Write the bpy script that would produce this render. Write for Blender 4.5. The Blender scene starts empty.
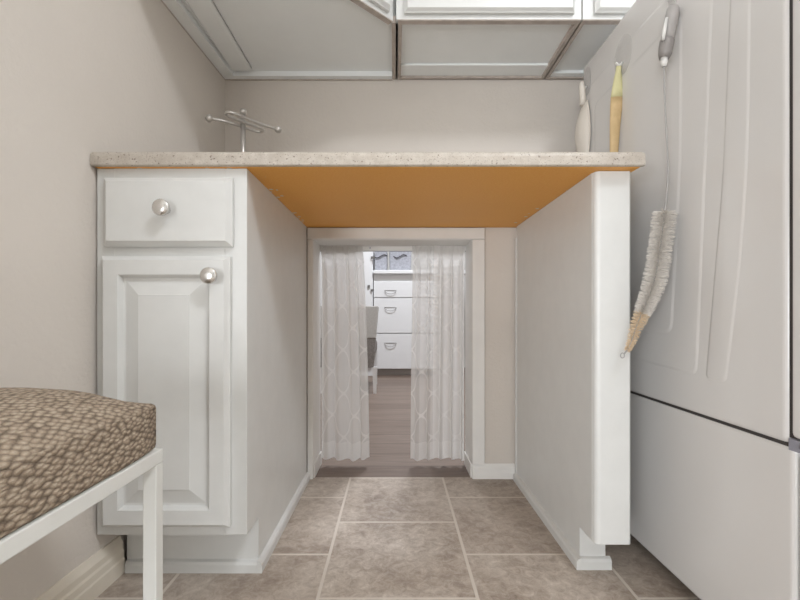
import bpy, bmesh, math, random
from mathutils import Vector, Matrix
random.seed(7)
S = bpy.context.scene
C = S.collection
H = 0.58                      # camera height
F = 447.0                     # focal length in pixels at 800 wide

# ------------------------------------------------------------------ materials
def lin(c):
    c /= 255.0
    return c / 12.92 if c <= 0.04045 else ((c + 0.055) / 1.055) ** 2.4
def rgb(r, g, b): return (lin(r), lin(g), lin(b), 1.0)

class Mat:
    def __init__(s, name, col=(200, 200, 200), rough=0.5, metal=0.0, **kw):
        s.m = bpy.data.materials.new(name); s.m.use_nodes = True
        s.t = s.m.node_tree; s.n = s.t.nodes; s.l = s.t.links
        s.b = s.n['Principled BSDF']
        s.b.inputs['Base Color'].default_value = rgb(*col)
        s.b.inputs['Roughness'].default_value = rough
        s.b.inputs['Metallic'].default_value = metal
        for k, v in kw.items(): s.b.inputs[k.replace('_', ' ')].default_value = v
    def add(s, typ, **kw):
        n = s.n.new(typ)
        for k, v in kw.items(): setattr(n, k, v)
        return n
    def link(s, a, b): s.l.new(a, b)
    def coord(s, kind='Object', scale=(1, 1, 1), loc=(0, 0, 0), rot=(0, 0, 0)):
        t = s.add('ShaderNodeTexCoord'); m = s.add('ShaderNodeMapping')
        m.inputs['Scale'].default_value = scale; m.inputs['Location'].default_value = loc
        m.inputs['Rotation'].default_value = rot
        s.link(t.outputs[kind], m.inputs['Vector']); return m.outputs['Vector']
    def noise(s, vec, scale, detail=4, rough=0.55, dist=0):
        n = s.add('ShaderNodeTexNoise'); n.inputs['Scale'].default_value = scale
        n.inputs['Detail'].default_value = detail; n.inputs['Roughness'].default_value = rough
        n.inputs['Distortion'].default_value = dist
        s.link(vec, n.inputs['Vector']); return n.outputs['Fac']
    def ramp(s, fac, stops, interp='LINEAR'):
        r = s.add('ShaderNodeValToRGB'); r.color_ramp.interpolation = interp
        e = r.color_ramp.elements
        while len(e) < len(stops): e.new(0.5)
        for i, (p, c) in enumerate(stops):
            e[i].position = p; e[i].color = rgb(*c) if len(c) == 3 else c
        s.link(fac, r.inputs['Fac']); return r.outputs['Color']
    def mix(s, fac, a, b, mode='MIX'):
        m = s.add('ShaderNodeMix', data_type='RGBA', blend_type=mode)
        for sock, v in ((m.inputs[0], fac), (m.inputs[6], a), (m.inputs[7], b)):
            if isinstance(v, bpy.types.NodeSocket): s.link(v, sock)
            else: sock.default_value = v
        return m.outputs[2]
    def math(s, op, a, b=0.0):
        m = s.add('ShaderNodeMath', operation=op)
        for i, v in enumerate((a, b)):
            if isinstance(v, bpy.types.NodeSocket): s.link(v, m.inputs[i])
            else: m.inputs[i].default_value = v
        return m.outputs[0]
    def color(s, c): s.link(c, s.b.inputs['Base Color'])
    def bump(s, h, strength=0.2, dist=0.002):
        b = s.add('ShaderNodeBump'); b.inputs['Strength'].default_value = strength
        b.inputs['Distance'].default_value = dist
        s.link(h, b.inputs['Height']); s.link(b.outputs['Normal'], s.b.inputs['Normal'])

def plain(name, col, rough=0.5, metal=0.0, amp=5, scale=14, bump=0.0, bscale=120, bdist=0.001, **kw):
    m = Mat(name, col, rough, metal, **kw)
    v = m.coord()
    lo = tuple(max(0, c - amp) for c in col); hi = tuple(min(255, c + amp) for c in col)
    m.color(m.ramp(m.noise(v, scale), [(0.3, lo), (0.7, hi)]))
    if bump: m.bump(m.noise(v, bscale, 3), bump, bdist)
    return m.m

M = {}
M['wall'] = plain('greige_paint', (217, 209, 200), 0.85, amp=2, scale=3, bump=0.55, bscale=95, bdist=0.002)
M['ceil'] = plain('ceiling_paint', (235, 233, 229), 0.9, amp=1, bump=0.3, bscale=60)
M['white'] = plain('white_cabinet_paint', (219, 219, 216), 0.38, amp=2, scale=20, bump=0.05, bscale=200)
M['trim'] = plain('trim_paint', (236, 234, 230), 0.42, amp=3, scale=9, bump=0.05)
M['base'] = plain('cream_baseboard_paint', (226, 217, 202), 0.45, amp=4, scale=12)
M['raw'] = plain('raw_edge_wood', (186, 175, 166), 0.75, amp=10, scale=40)
M['under'] = plain('cabinet_underside_laminate', (246, 248, 247), 0.5, amp=2, scale=8)  # brighter than real laminate, standing in for missing bounce light from below
M['fridge'] = plain('fridge_enamel', (222, 219, 216), 0.22, amp=1, scale=6, bump=0.04, bscale=300, bdist=0.0005)
M['gap'] = plain('dark_gasket', (62, 58, 56), 0.7, amp=3)
M['gasket'] = plain('grey_gasket', (112, 109, 106), 0.6, amp=3)
M['hinge'] = plain('hinge_metal', (170, 170, 182), 0.4, 0.5)
M['chrome'] = plain('brushed_chrome', (220, 219, 217), 0.24, 1.0, amp=2)
M['steel'] = plain('satin_steel', (196, 191, 185), 0.3, 0.6, amp=2)
M['bench'] = plain('white_bench_enamel', (226, 226, 221), 0.4, amp=2)
M['grip'] = plain('grey_grip_plastic', (170, 166, 163), 0.5, amp=5, scale=60)
M['gripd'] = plain('dark_grey_grip_plastic', (144, 139, 136), 0.5, amp=4, scale=60)
M['whitep'] = plain('white_plastic', (226, 224, 220), 0.4, amp=2)
M['ivory'] = plain('ivory_plastic', (222, 214, 203), 0.45, amp=3)
M['bristle'] = plain('pale_bristle', (228, 222, 214), 0.7, amp=14, scale=220)
M['bristlet'] = plain('tan_bristle', (222, 200, 170), 0.7, amp=10, scale=220)
M['handlew'] = plain('beech_wood', (206, 178, 132), 0.55, amp=8, scale=40)
M['handley'] = plain('pale_yellow_coating', (214, 208, 160), 0.5, amp=4, scale=40)
M['draww'] = plain('white_drawer_laminate', (238, 238, 238), 0.4, amp=1)
M['toeg'] = plain('grey_toe_kick', (176, 170, 166), 0.6, amp=3)
M['handle'] = plain('grey_pull_metal', (176, 174, 172), 0.45, 0.2)
M['bin'] = plain('grey_bin_fabric', (170, 171, 178), 0.9, amp=14, scale=60, bump=0.4, bscale=300)
M['rope'] = plain('dark_rope', (80, 78, 82), 0.9)
M['chairl'] = plain('light_grey_upholstery', (198, 196, 192), 0.9, amp=6, scale=80)
M['chaird'] = plain('dark_grey_upholstery', (140, 135, 131), 0.95, amp=16, scale=120)
M['farwall'] = plain('far_wall_paint', (214, 212, 208), 0.85, amp=2, scale=3)
M['lampw'] = plain('lamp_housing', (235, 233, 228), 0.5, amp=1)

# clear plastic hook
m = Mat('clear_hook_plastic', (232, 229, 225), 0.15, Alpha=0.2)
m.color(m.ramp(m.noise(m.coord(), 30), [(0, (230, 227, 223)), (1, (238, 235, 232))])); M['clear'] = m.m
# speckled countertop laminate
m = Mat('speckled_laminate', (216, 206, 195), 0.35)
v = m.coord()
base = m.ramp(m.noise(v, 60, 5), [(0.3, (180, 170, 158)), (0.7, (199, 191, 180))])
sp = m.ramp(m.noise(v, 330, 3, 0.7), [(0.565, (0, 0, 0)), (0.68, (255, 255, 255))])
sp2 = m.ramp(m.noise(m.coord(loc=(3, 5, 1)), 210, 2, 0.5), [(0.63, (0, 0, 0)), (0.70, (255, 255, 255))])
c = m.mix(sp, base, rgb(158, 146, 134)); c = m.mix(sp2, c, rgb(128, 114, 103)); m.color(c); M['counter'] = m.m

# orange particle board with a few pale paint drips near its ends
m = Mat('orange_particleboard', (194, 128, 44), 0.55)
v = m.coord()
base = m.ramp(m.noise(v, 240, 4, 0.7), [(0.3, (236, 164, 64)), (0.55, (244, 178, 84)), (0.8, (248, 194, 112))])
big = m.noise(v, 5, 3)
c = m.mix(m.math('MULTIPLY', big, 0.35), base, rgb(230, 160, 66))
vor = m.add('ShaderNodeTexVoronoi'); vor.voronoi_dimensions = '2D'; vor.inputs['Scale'].default_value = 30
m.link(v, vor.inputs['Vector'])
spot = m.math('LESS_THAN', vor.outputs['Distance'], 0.16)
sx = m.add('ShaderNodeSeparateXYZ'); m.link(v, sx.inputs[0])
nearl = m.math('LESS_THAN', sx.outputs[0], -0.285); nearr = m.math('GREATER_THAN', sx.outputs[0], 0.392)
patch = m.math('GREATER_THAN', m.noise(v, 9, 1), 0.5)
f = m.math('MULTIPLY', m.math('MULTIPLY', spot, patch), m.math('MAXIMUM', nearl, nearr))
m.color(m.mix(f, c, rgb(226, 214, 196))); M['board'] = m.m

# floor tile: 0.325 m tiles, columns staggered by half
m = Mat('stone_look_tile', (150, 135, 120), 0.42)
v = m.coord()
sx = m.add('ShaderNodeSeparateXYZ'); m.link(v, sx.inputs[0])
cb = m.add('ShaderNodeCombineXYZ')
m.link(m.math('ADD', sx.outputs[1], 0.332 * 10.5 - 1.240), cb.inputs[0])
m.link(m.math('ADD', sx.outputs[0], 0.325 * 10 + 0.157), cb.inputs[1])
br = m.add('ShaderNodeTexBrick'); br.offset = 0.5; br.offset_frequency = 2; br.squash = 1
br.inputs['Scale'].default_value = 1; br.inputs['Brick Width'].default_value = 0.332
br.inputs['Row Height'].default_value = 0.325; br.inputs['Mortar Size'].default_value = 0.0042
br.inputs['Mortar Smooth'].default_value = 0.3; br.inputs['Bias'].default_value = 0
br.inputs['Color1'].default_value = (0, 0, 0, 1); br.inputs['Color2'].default_value = (1, 1, 1, 1)
br.inputs['Mortar'].default_value = (0.5, 0.5, 0.5, 1)
m.link(cb.outputs[0], br.inputs['Vector'])
n1 = m.noise(v, 4.2, 9, 0.72, 0.5)
stone = m.ramp(n1, [(0.33, (126, 110, 97)), (0.46, (170, 155, 141)), (0.57, (198, 186, 173)), (0.70, (220, 210, 199))])
n2 = m.noise(v, 38, 8, 0.8, 0.6)
stone = m.mix(0.5, stone, m.ramp(n2, [(0.34, (112, 98, 86)), (0.5, (176, 163, 150)), (0.66, (222, 213, 202))]))
stone = m.mix(m.math('MULTIPLY', br.outputs['Color'], 0.16), stone, rgb(154, 138, 126))
m.color(m.mix(br.outputs['Fac'], stone, rgb(210, 200, 188)))
m.bump(m.math('SUBTRACT', m.math('MULTIPLY', n2, 0.25), br.outputs['Fac']), 0.35, 0.002)
M['tile'] = m.m

# wood plank floor beyond
m = Mat('greyed_wood_plank', (146, 126, 112), 0.45)
v = m.coord()
br = m.add('ShaderNodeTexBrick'); br.offset = 0.37; br.offset_frequency = 2
br.inputs['Scale'].default_value = 1; br.inputs['Brick Width'].default_value = 1.1
br.inputs['Row Height'].default_value = 0.145; br.inputs['Mortar Size'].default_value = 0.0024
br.inputs['Color1'].default_value = rgb(144, 127, 115); br.inputs['Color2'].default_value = rgb(127, 110, 99)
br.inputs['Mortar'].default_value = rgb(84, 68, 58)
m.link(m.coord(loc=(10.3, 8.02, 0)), br.inputs['Vector'])
gr = m.noise(m.coord(scale=(2.2, 30, 1)), 2.4, 6, 0.6, 0.8)
c = m.mix(0.7, br.outputs['Color'], m.ramp(gr, [(0.3, (190, 180, 172)), (0.7, (255, 255, 255))]), 'MULTIPLY')
m.color(c); M['wood'] = m.m

# chunky woven bench fabric (UV in metres)
m = Mat('chunky_woven_fabric', (150, 130, 110), 0.95)
uv = m.coord('UV')
nd = m.add('ShaderNodeTexNoise'); nd.inputs['Scale'].default_value = 60; m.link(uv, nd.inputs['Vector'])
vm = m.add('ShaderNodeVectorMath', operation='MULTIPLY_ADD')
m.link(nd.outputs['Color'], vm.inputs[0]); vm.inputs[1].default_value = (0.006, 0.006, 0); m.link(uv, vm.inputs[2])
mp = m.add('ShaderNodeMapping'); mp.inputs['Rotation'].default_value = (0, 0, math.radians(35)); mp.inputs['Scale'].default_value = (92, 178, 1)
m.link(vm.outputs[0], mp.inputs['Vector'])
vo = m.add('ShaderNodeTexVoronoi'); vo.voronoi_dimensions = '2D'; vo.inputs['Scale'].default_value = 1; vo.inputs['Randomness'].default_value = 0.62
m.link(mp.outputs['Vector'], vo.inputs['Vector'])
fib = m.noise(uv, 700, 3, 0.6)
yarn = m.ramp(vo.outputs['Distance'], [(0.0, (208, 194, 176)), (0.30, (184, 168, 149)), (0.50, (138, 122, 106)), (0.70, (84, 70, 58))])
cell = m.add('ShaderNodeSeparateXYZ'); m.link(vo.outputs['Color'], cell.inputs[0])
c = m.mix(0.55, yarn, m.ramp(cell.outputs[0], [(0.0, (176, 160, 144)), (0.5, (236, 230, 222)), (1.0, (255, 255, 252))]), 'MULTIPLY')
c = m.mix(0.3, c, m.ramp(fib, [(0.3, (120, 102, 84)), (0.7, (206, 190, 168))]))
m.color(c)
m.bump(m.math('SUBTRACT', m.math('MULTIPLY', fib, 0.2), vo.outputs['Distance']), 0.8, 0.004)
M['weave'] = m.m

# sheer curtain with an ogee trellis (UV in metres of cloth)
def sheer(name, split, op_a, op_b):
    """op_a: cover of the single layer (u < split), op_b: where the cloth is bunched up double"""
    m = Mat(name, (236, 233, 229), 0.9)
    uv = m.coord('UV')
    sx = m.add('ShaderNodeSeparateXYZ'); m.link(uv, sx.inputs[0])
    cu = m.math('COSINE', m.math('MULTIPLY', sx.outputs[0], 2 * math.pi / 0.125))
    vv = m.math('MULTIPLY', sx.outputs[1], 2 * math.pi / 0.166)
    v2 = m.math('ADD', vv, m.math('MULTIPLY', m.math('SINE', m.math('MULTIPLY', vv, 2.0)), 0.3))
    s = m.math('ABSOLUTE', m.math('ADD', cu, m.math('COSINE', v2)))
    gu = m.math('SINE', m.math('MULTIPLY', sx.outputs[0], 2 * math.pi / 0.125)); gv = m.math('SINE', v2)
    gr = m.math('SQRT', m.math('ADD', m.math('MULTIPLY', gu, gu), m.math('MULTIPLY', gv, gv)))
    line = m.math('LESS_THAN', m.math('DIVIDE', s, m.math('ADD', gr, 0.12)), 0.15)
    hem = m.math('LESS_THAN', sx.outputs[1], 0.065)
    head = m.math('GREATER_THAN', sx.outputs[1], 0.762)
    band = m.math('MAXIMUM', m.math('MULTIPLY', hem, 0.8), m.math('MULTIPLY', head, 0.55))
    thr = m.noise(m.coord('UV', (1400, 40, 1)), 1, 2)
    cover = m.math('ADD', m.math('MULTIPLY', m.math('GREATER_THAN', sx.outputs[0], split), op_b - op_a), op_a)
    op = m.math('ADD', m.math('MULTIPLY', thr, 0.08), cover)
    op = m.math('ADD', op, m.math('MULTIPLY', m.math('MAXIMUM', line, band), 0.14))
    op.node.use_clamp = True
    tl = m.add('ShaderNodeBsdfTranslucent'); tl.inputs['Color'].default_value = rgb(240, 238, 236)
    ms = m.add('ShaderNodeMixShader'); ms.inputs[0].default_value = 0.4
    m.link(m.b.outputs[0], ms.inputs[1]); m.link(tl.outputs[0], ms.inputs[2])
    tr = m.add('ShaderNodeBsdfTransparent')
    m2 = m.add('ShaderNodeMixShader'); m.link(op, m2.inputs[0])
    m.link(tr.outputs[0], m2.inputs[1]); m.link(ms.outputs[0], m2.inputs[2])
    m.link(m2.outputs[0], m.n['Material Output'].inputs['Surface'])
    return m.m
M['sheer'] = sheer('sheer_trellis_voile', 0.21, 0.86, 0.70)
M['sheer_bunched'] = sheer('sheer_trellis_voile_bunched', 0.125, 0.64, 0.90)

# ------------------------------------------------------------------ mesh helpers
class MB:
    def __init__(s): s.bm = bmesh.new()
    def box(s, x0, x1, y0, y1, z0, z1, bev=0.0, seg=2, mi=0):
        b = bmesh.new(); bmesh.ops.create_cube(b, size=1)
        for v in b.verts:
            v.co = Vector(((x0 + x1) / 2 + v.co.x * (x1 - x0), (y0 + y1) / 2 + v.co.y * (y1 - y0), (z0 + z1) / 2 + v.co.z * (z1 - z0)))
        if bev: bmesh.ops.bevel(b, geom=b.edges[:], offset=bev, segments=seg, profile=0.5, affect='EDGES')
        return s.merge(b, mi)
    def merge(s, b, mi=0):
        for f in b.faces: f.material_index = mi
        bmesh.ops.recalc_face_normals(b, faces=b.faces[:])
        me = bpy.data.meshes.new('tmp'); b.to_mesh(me); b.free()
        s.bm.from_mesh(me); bpy.data.meshes.remove(me); return s
    def prism(s, pts, a, b_, axis='z', bev=0.0, seg=2, mi=0):
        """polygon pts (2D) extruded from a to b_ along axis"""
        def P(u, v, w): return {'z': (u, v, w), 'y': (u, w, v), 'x': (w, u, v)}[axis]
        b = bmesh.new()
        f = b.faces.new([b.verts.new(P(u, v, a)) for u, v in pts])
        r = bmesh.ops.extrude_face_region(b, geom=[f])
        d = Vector(P(0, 0, b_)) - Vector(P(0, 0, a))
        for v in r['geom']:
            if isinstance(v, bmesh.types.BMVert): v.co += d
        if bev: bmesh.ops.bevel(b, geom=b.edges[:], offset=bev, segments=seg, profile=0.5, affect='EDGES')
        return s.merge(b, mi)
    def tube(s, pts, r, n=12, closed=False, mi=0, caps=True):
        pts = [Vector(p) for p in pts]; k = len(pts)
        rs = r if isinstance(r, (list, tuple)) else [r] * k
        b = bmesh.new(); rings = []; up = None
        for i, p in enumerate(pts):
            t = (pts[(i + 1) % k] - pts[i - 1]) if closed else (pts[min(i + 1, k - 1)] - pts[max(i - 1, 0)])
            t.normalize()
            if up is None:
                up = Vector((0, 0, 1)) if abs(t.z) < 0.9 else Vector((1, 0, 0))
            a = (up - t * up.dot(t)).normalized(); c = t.cross(a); up = a
            rings.append([b.verts.new(p + (a * math.cos(q) + c * math.sin(q)) * rs[i]) for q in [2 * math.pi * j / n for j in range(n)]])
        for i in range(k if closed else k - 1):
            A, B = rings[i], rings[(i + 1) % k]
            for j in range(n): b.faces.new([A[j], A[(j + 1) % n], B[(j + 1) % n], B[j]])
        if caps and not closed: b.faces.new(rings[0][::-1]); b.faces.new(rings[-1])
        for f in b.faces: f.smooth = True
        return s.merge(b, mi)
    def ball(s, p, r, sx=1, sy=1, sz=1, mi=0, seg=20):
        b = bmesh.new(); bmesh.ops.create_uvsphere(b, u_segments=seg, v_segments=seg // 2, radius=r)
        for v in b.verts: v.co = Vector((v.co.x * sx, v.co.y * sy, v.co.z * sz)) + Vector(p)
        for f in b.faces: f.smooth = True
        return s.merge(b, mi)
    def lathe(s, prof, origin, axis=(0, 0, 1), n=28, mi=0):
        """prof: list of (radius, height) along axis"""
        ax = Vector(axis).normalized(); a = ax.orthogonal().normalized(); c = ax.cross(a); o = Vector(origin)
        b = bmesh.new(); rings = []
        for r, h in prof:
            rings.append([b.verts.new(o + ax * h + (a * math.cos(2 * math.pi * j / n) + c * math.sin(2 * math.pi * j / n)) * max(r, 1e-5)) for j in range(n)])
        for A, B in zip(rings, rings[1:]):
            for j in range(n): b.faces.new([A[j], A[(j + 1) % n], B[(j + 1) % n], B[j]])
        b.faces.new(rings[0][::-1]); b.faces.new(rings[-1])
        for f in b.faces: f.smooth = len(f.verts) == 4
        bmesh.ops.remove_doubles(b, verts=b.verts[:], dist=5e-5)
        return s.merge(b, mi)
    def build(s, name, mats, parent=None, xf=None):
        if xf is not None: bmesh.ops.transform(s.bm, matrix=xf, verts=s.bm.verts[:])
        me = bpy.data.meshes.new(name); s.bm.to_mesh(me); s.bm.free()
        if not isinstance(mats, (list, tuple)): mats = [mats]
        for q in mats: me.materials.append(q)
        o = bpy.data.objects.new(name, me); C.objects.link(o)
        if parent is not None: adopt(o, parent)
        return o

def world(o):
    w = o.matrix_basis.copy()
    return (world(o.parent) @ o.matrix_parent_inverse @ w) if o.parent else w
def adopt(o, parent):
    o.parent = parent; o.matrix_parent_inverse = world(parent).inverted()
def tag(o, label=None, cat=None, group=None, kind=None):
    if label: o['label'] = label
    if cat: o['category'] = cat
    if group: o['group'] = group
    if kind: o['kind'] = kind
    return o
def thing(name, label, cat, loc, group=None):
    o = bpy.data.objects.new(name, None); C.objects.link(o); o.location = loc
    o.empty_display_size = 0.05
    return tag(o, label, cat, group)
def struct(mb, name, mat): return tag(mb.build(name, mat), kind='structure')
def at(px, py, d): return Vector(((px - 395) / F * d, d, H + (313 - py) / F * d))

# ------------------------------------------------------------------ the room
WB = 1.569                    # back wall plane
WT = 1.719                    # far face of the back wall
K = 0.025 / 0.664
def wallx(d): return -0.6215 + (d - 0.905) * K      # left wall plane, very slightly out of square
OX0, OX1, OZ = -0.286, 0.270, 0.836               # low doorway in the back wall

b = MB(); b.box(-2.7, 1.52, -2.9, 1.578, -0.06, 0.0); struct(b, 'floor', M['tile'])
b = MB(); b.box(-1.6, 1.9, 1.578, 4.86, -0.06, 0.0); struct(b, 'floor_beyond', M['wood'])
b = MB(); b.prism([(wallx(-0.15), -0.15), (wallx(WB), WB), (wallx(WB) - 0.12, WB), (wallx(-0.15) - 0.12, -0.15)], 0, 2.44)
struct(b, 'wall_left', M['wall'])
b = MB()
b.box(-1.6, OX0 - 0.018, WB, WT, 0, 2.44); b.box(OX1 + 0.018, 1.9, WB, WT, 0, 2.44)
b.box(OX0 - 0.018, OX1 + 0.018, WB, WT, OZ + 0.018, 2.44)
struct(b, 'wall_back', M['wall'])
b = MB(); b.box(1.42, 1.52, -2.9, WB, 0, 2.44); struct(b, 'wall_right', M['ceil'])
b = MB(); b.box(-2.7, 1.52, -2.9, WB, 2.44, 2.52); struct(b, 'ceiling', M['ceil'])
WX0, WX1, WZ0, WZ1 = -2.55, -0.75, 0.03, 1.05  # low opening in the unseen rear wall, added to pass the fill light
b = MB(); b.box(-2.7, WX0, -2.9, -2.8, 0, 2.44); b.box(WX1, 1.42, -2.9, -2.8, 0, 2.44)
b.box(WX0, WX1, -2.9, -2.8, 0, WZ0); b.box(WX0, WX1, -2.9, -2.8, WZ1, 2.44); struct(b, 'wall_rear', M['ceil'])
b = MB()
for x in (WX0, (WX0 + WX1) / 2 - 0.02, WX1 - 0.04): b.box(x, x + 0.04, -2.87, -2.83, WZ0, WZ1)
for z in (WZ0, WZ1 - 0.04): b.box(WX0, WX1, -2.868, -2.832, z, z + 0.04)
struct(b, 'fill_opening_frame', M['trim'])  # unseen frame, added to go with the fill opening
b = MB(); b.box(-2.7, -2.6, -2.8, -0.15, 0, 2.44); struct(b, 'wall_side', M['ceil'])
b = MB(); b.box(-2.7, wallx(-0.15) - 0.12, -0.15, -0.05, 0, 2.44); struct(b, 'wall_return', M['ceil'])
b = MB(); b.box(-1.7, -1.6, WT, 4.86, 0, 2.44); struct(b, 'wall_far_left', M['farwall'])
b = MB(); b.box(1.9, 2.0, WT, 4.86, 0, 2.44); struct(b, 'wall_far_right', M['farwall'])
b = MB(); b.box(-1.7, 2.0, 4.76, 4.86, 0, 2.44); struct(b, 'wall_far', M['farwall'])
b = MB(); b.box(-1.7, 2.0, WT, 4.86, 2.44, 2.52); struct(b, 'ceiling_beyond', M['ceil'])

# baseboards: profiled (ogee like steps)
prof = [(0, 0), (0.013, 0), (0.013, 0.030), (0.0115, 0.034), (0.0115, 0.047), (0.0095, 0.052), (0.0095, 0.064), (0.006, 0.071), (0.003, 0.078), (0, 0.079)]
def baseboard(p0, p1, nrm, name, mat, sc=1.0):
    b = bmesh.new(); p0, p1, nrm = Vector(p0), Vector(p1), Vector(nrm).normalized()
    A = [b.verts.new(p0 + nrm * u * sc + Vector((0, 0, v * sc))) for u, v in prof]
    B = [b.verts.new(p1 + nrm * u * sc + Vector((0, 0, v * sc))) for u, v in prof]
    n = len(prof)
    for i in range(n): b.faces.new([A[i], A[(i + 1) % n], B[(i + 1) % n], B[i]])
    b.faces.new(A[::-1]); b.faces.new(B)
    mb = MB(); mb.merge(b); return struct(mb, name, mat)
baseboard((wallx(-0.15), -0.15, 0), (wallx(1.0), 1.0, 0), (1, -K, 0), 'baseboard_left', M['base'], 1.05)
baseboard((OX1 + 0.001, WB, 0), (0.420, WB, 0), (0, -1, 0), 'baseboard_back', M['trim'], 0.66)
baseboard((0.505, WB, 0), (1.42, WB, 0), (0, -1, 0), 'baseboard_behind_fridge', M['trim'], 0.66)

# casing and jamb of the low doorway
b = MB()
b.box(OX1, OX1 + 0.043, WB - 0.012, WB, 0.0525, OZ + 0.001, 0.002)
b.box(-0.3055, OX0, WB - 0.012, WB, 0, OZ + 0.001, 0.002)
b.box(-0.3055, OX1 + 0.043, WB - 0.0135, WB, OZ + 0.002, OZ + 0.041, 0.002)
struct(b, 'trim_1', M['trim'])
b = MB()
b.box(OX0 - 0.018, OX0, WB, WT, 0, OZ + 0.018, 0.001); b.box(OX1, OX1 + 0.018, WB, WT, 0, OZ + 0.018, 0.001)
b.box(OX0, OX1, WB, WT, OZ, OZ + 0.018, 0.001)
b.box(OX0, OX0 + 0.005, WB + 0.002, WT, 0, 0.05, 0.002); b.box(OX1 - 0.005, OX1, WB + 0.002, WT, 0, 0.05, 0.002)
struct(b, 'trim_2', M['trim'])

# ------------------------------------------------------------------ base cabinet on the left
FD = 0.925                    # face plane
CX0, CX1 = -0.6165, -0.307    # cabinet sides
CT = 0.8790                   # underside of the countertop
cab = thing('base_cabinet', 'white base cabinet with one drawer over one raised-panel door, against the left wall', 'cabinet', ((CX0 + CX1) / 2, 1.25, 0))
b = MB()
b.prism([(FD, 0.121), (FD, CT), (1.555, CT), (1.555, 0.0), (1.006, 0.0), (1.006, 0.121)], CX1 - 0.018, CX1, 'x')
b.box(-0.594, CX1 - 0.018, FD + 0.019, 1.555, 0.121, CT - 0.002)
b.build('carcass', M['white'], cab)
b = MB()   # face frame: stiles and rails
b.box(CX0, -0.580, FD, FD + 0.019, 0.121, CT, 0.001); b.box(-0.352, CX1 + 0.0008, FD - 0.0005, FD + 0.019, 0.121, CT, 0.0015)
b.box(-0.580, -0.352, FD, FD + 0.019, 0.845, CT); b.box(-0.580, -0.352, FD, FD + 0.019, 0.68, 0.73); b.box(-0.580, -0.352, FD, FD + 0.019, 0.121, 0.16)
b.build('face_frame', M['white'], cab)
b = MB(); b.box(-0.603, CX1 - 0.018, 1.006, 1.018, 0.0, 0.121)
b.build('toe_kick', M['white'], cab)
b = MB(); 
b.prism([(1.0058, 0), (0.9955, 0), (0.9955, 0.018), (0.9985, 0.024), (1.0058, 0.027)], -0.602, CX1 - 0.0002, 'x')
b.prism([(CX1, 0), (CX1 + 0.0105, 0), (CX1 + 0.0105, 0.018), (CX1 + 0.007, 0.024), (CX1, 0.027)], 0.9955, 1.554, 'y')
b.build('base_moulding', M['white'], cab)

def raised_frustum(b, x0, x1, z0, z1, yb, yf, inset):
    """a slab from plane yb towards the viewer at yf, with chamfered edges"""
    q = bmesh.new()
    def ring(i, y): return [q.verts.new((x, y, z)) for x, z in ((x0 + i, z0 + i), (x1 - i, z0 + i), (x1 - i, z1 - i), (x0 + i, z1 - i))]
    A = ring(0, yb); B = ring(0, yb - (yb - yf) * 0.45); D = ring(inset, yf)
    for P, Q in ((A, B), (B, D)):
        for i in range(4): q.faces.new([P[i], P[(i + 1) % 4], Q[(i + 1) % 4], Q[i]])
    q.faces.new(A[::-1]); q.faces.new(D); b.merge(q)

def raised_door(x0, x1, z0, z1, yb, rail, field, bb=None):
    """raised-panel door: chamfered outer edge, moulded inner edge, bevelled raised field"""
    q = bmesh.new(); yf = yb - 0.020
    def ring(i, y): return [q.verts.new((x, y, z)) for x, z in ((x0 + i, z0 + i), (x1 - i, z0 + i), (x1 - i, z1 - i), (x0 + i, z1 - i))]
    seq = [(0, yb), (0, yb - 0.010), (0.003, yb - 0.0125), (0.008, yf + 0.001), (0.009, yf), (rail - 0.006, yf), (rail - 0.004, yf + 0.0025), (rail, yf + 0.011), (rail + 0.002, yf + 0.0115), (rail + 0.005, yf + 0.0115),
           (field - 0.001, yf + 0.003), (field, yf + 0.0018)]
    R = [ring(*s) for s in seq]
    for P, Q in zip(R, R[1:]):
        for i in range(4): q.faces.new([P[i], P[(i + 1) % 4], Q[(i + 1) % 4], Q[i]])
    q.faces.new(R[0][::-1]); q.faces.new(R[-1])
    m = bb or MB(); m.merge(q); return m

def knob(x, z, y):
    """flat faced round chrome knob standing off plane y"""
    b = MB()
    b.lathe([(0.0075, 0), (0.0075, 0.0015), (0.0055, 0.004), (0.0055, 0.013), (0.009, 0.016), (0.0145, 0.019), (0.0165, 0.0215), (0.0165, 0.0265), (0.0150, 0.0285), (0.004, 0.0292), (0.0, 0.0292)], (x, y, z), (0, -1, 0))
    return b
b = MB(); raised_frustum(b, -0.596, -0.333, 0.716, 0.857, FD - 0.0006, FD - 0.020, 0.0105)
dr = b.build('drawer', M['white'], cab)
knob((160 - 395) / F * 0.878, H + (313 - 207) / F * 0.878, FD - 0.0201).build('knob', M['chrome'], dr)['label'] = 'round chrome drawer knob'
door = raised_door(-0.600, -0.338, 0.142, 0.696, FD - 0.0006, 0.044, 0.079).build('door', M['white'], cab)
knob((208 - 395) / F * 0.878, H + (313 - 275.5) / F * 0.878, FD - 0.0207).build('knob', M['chrome'], door)['label'] = 'round chrome door knob'

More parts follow.
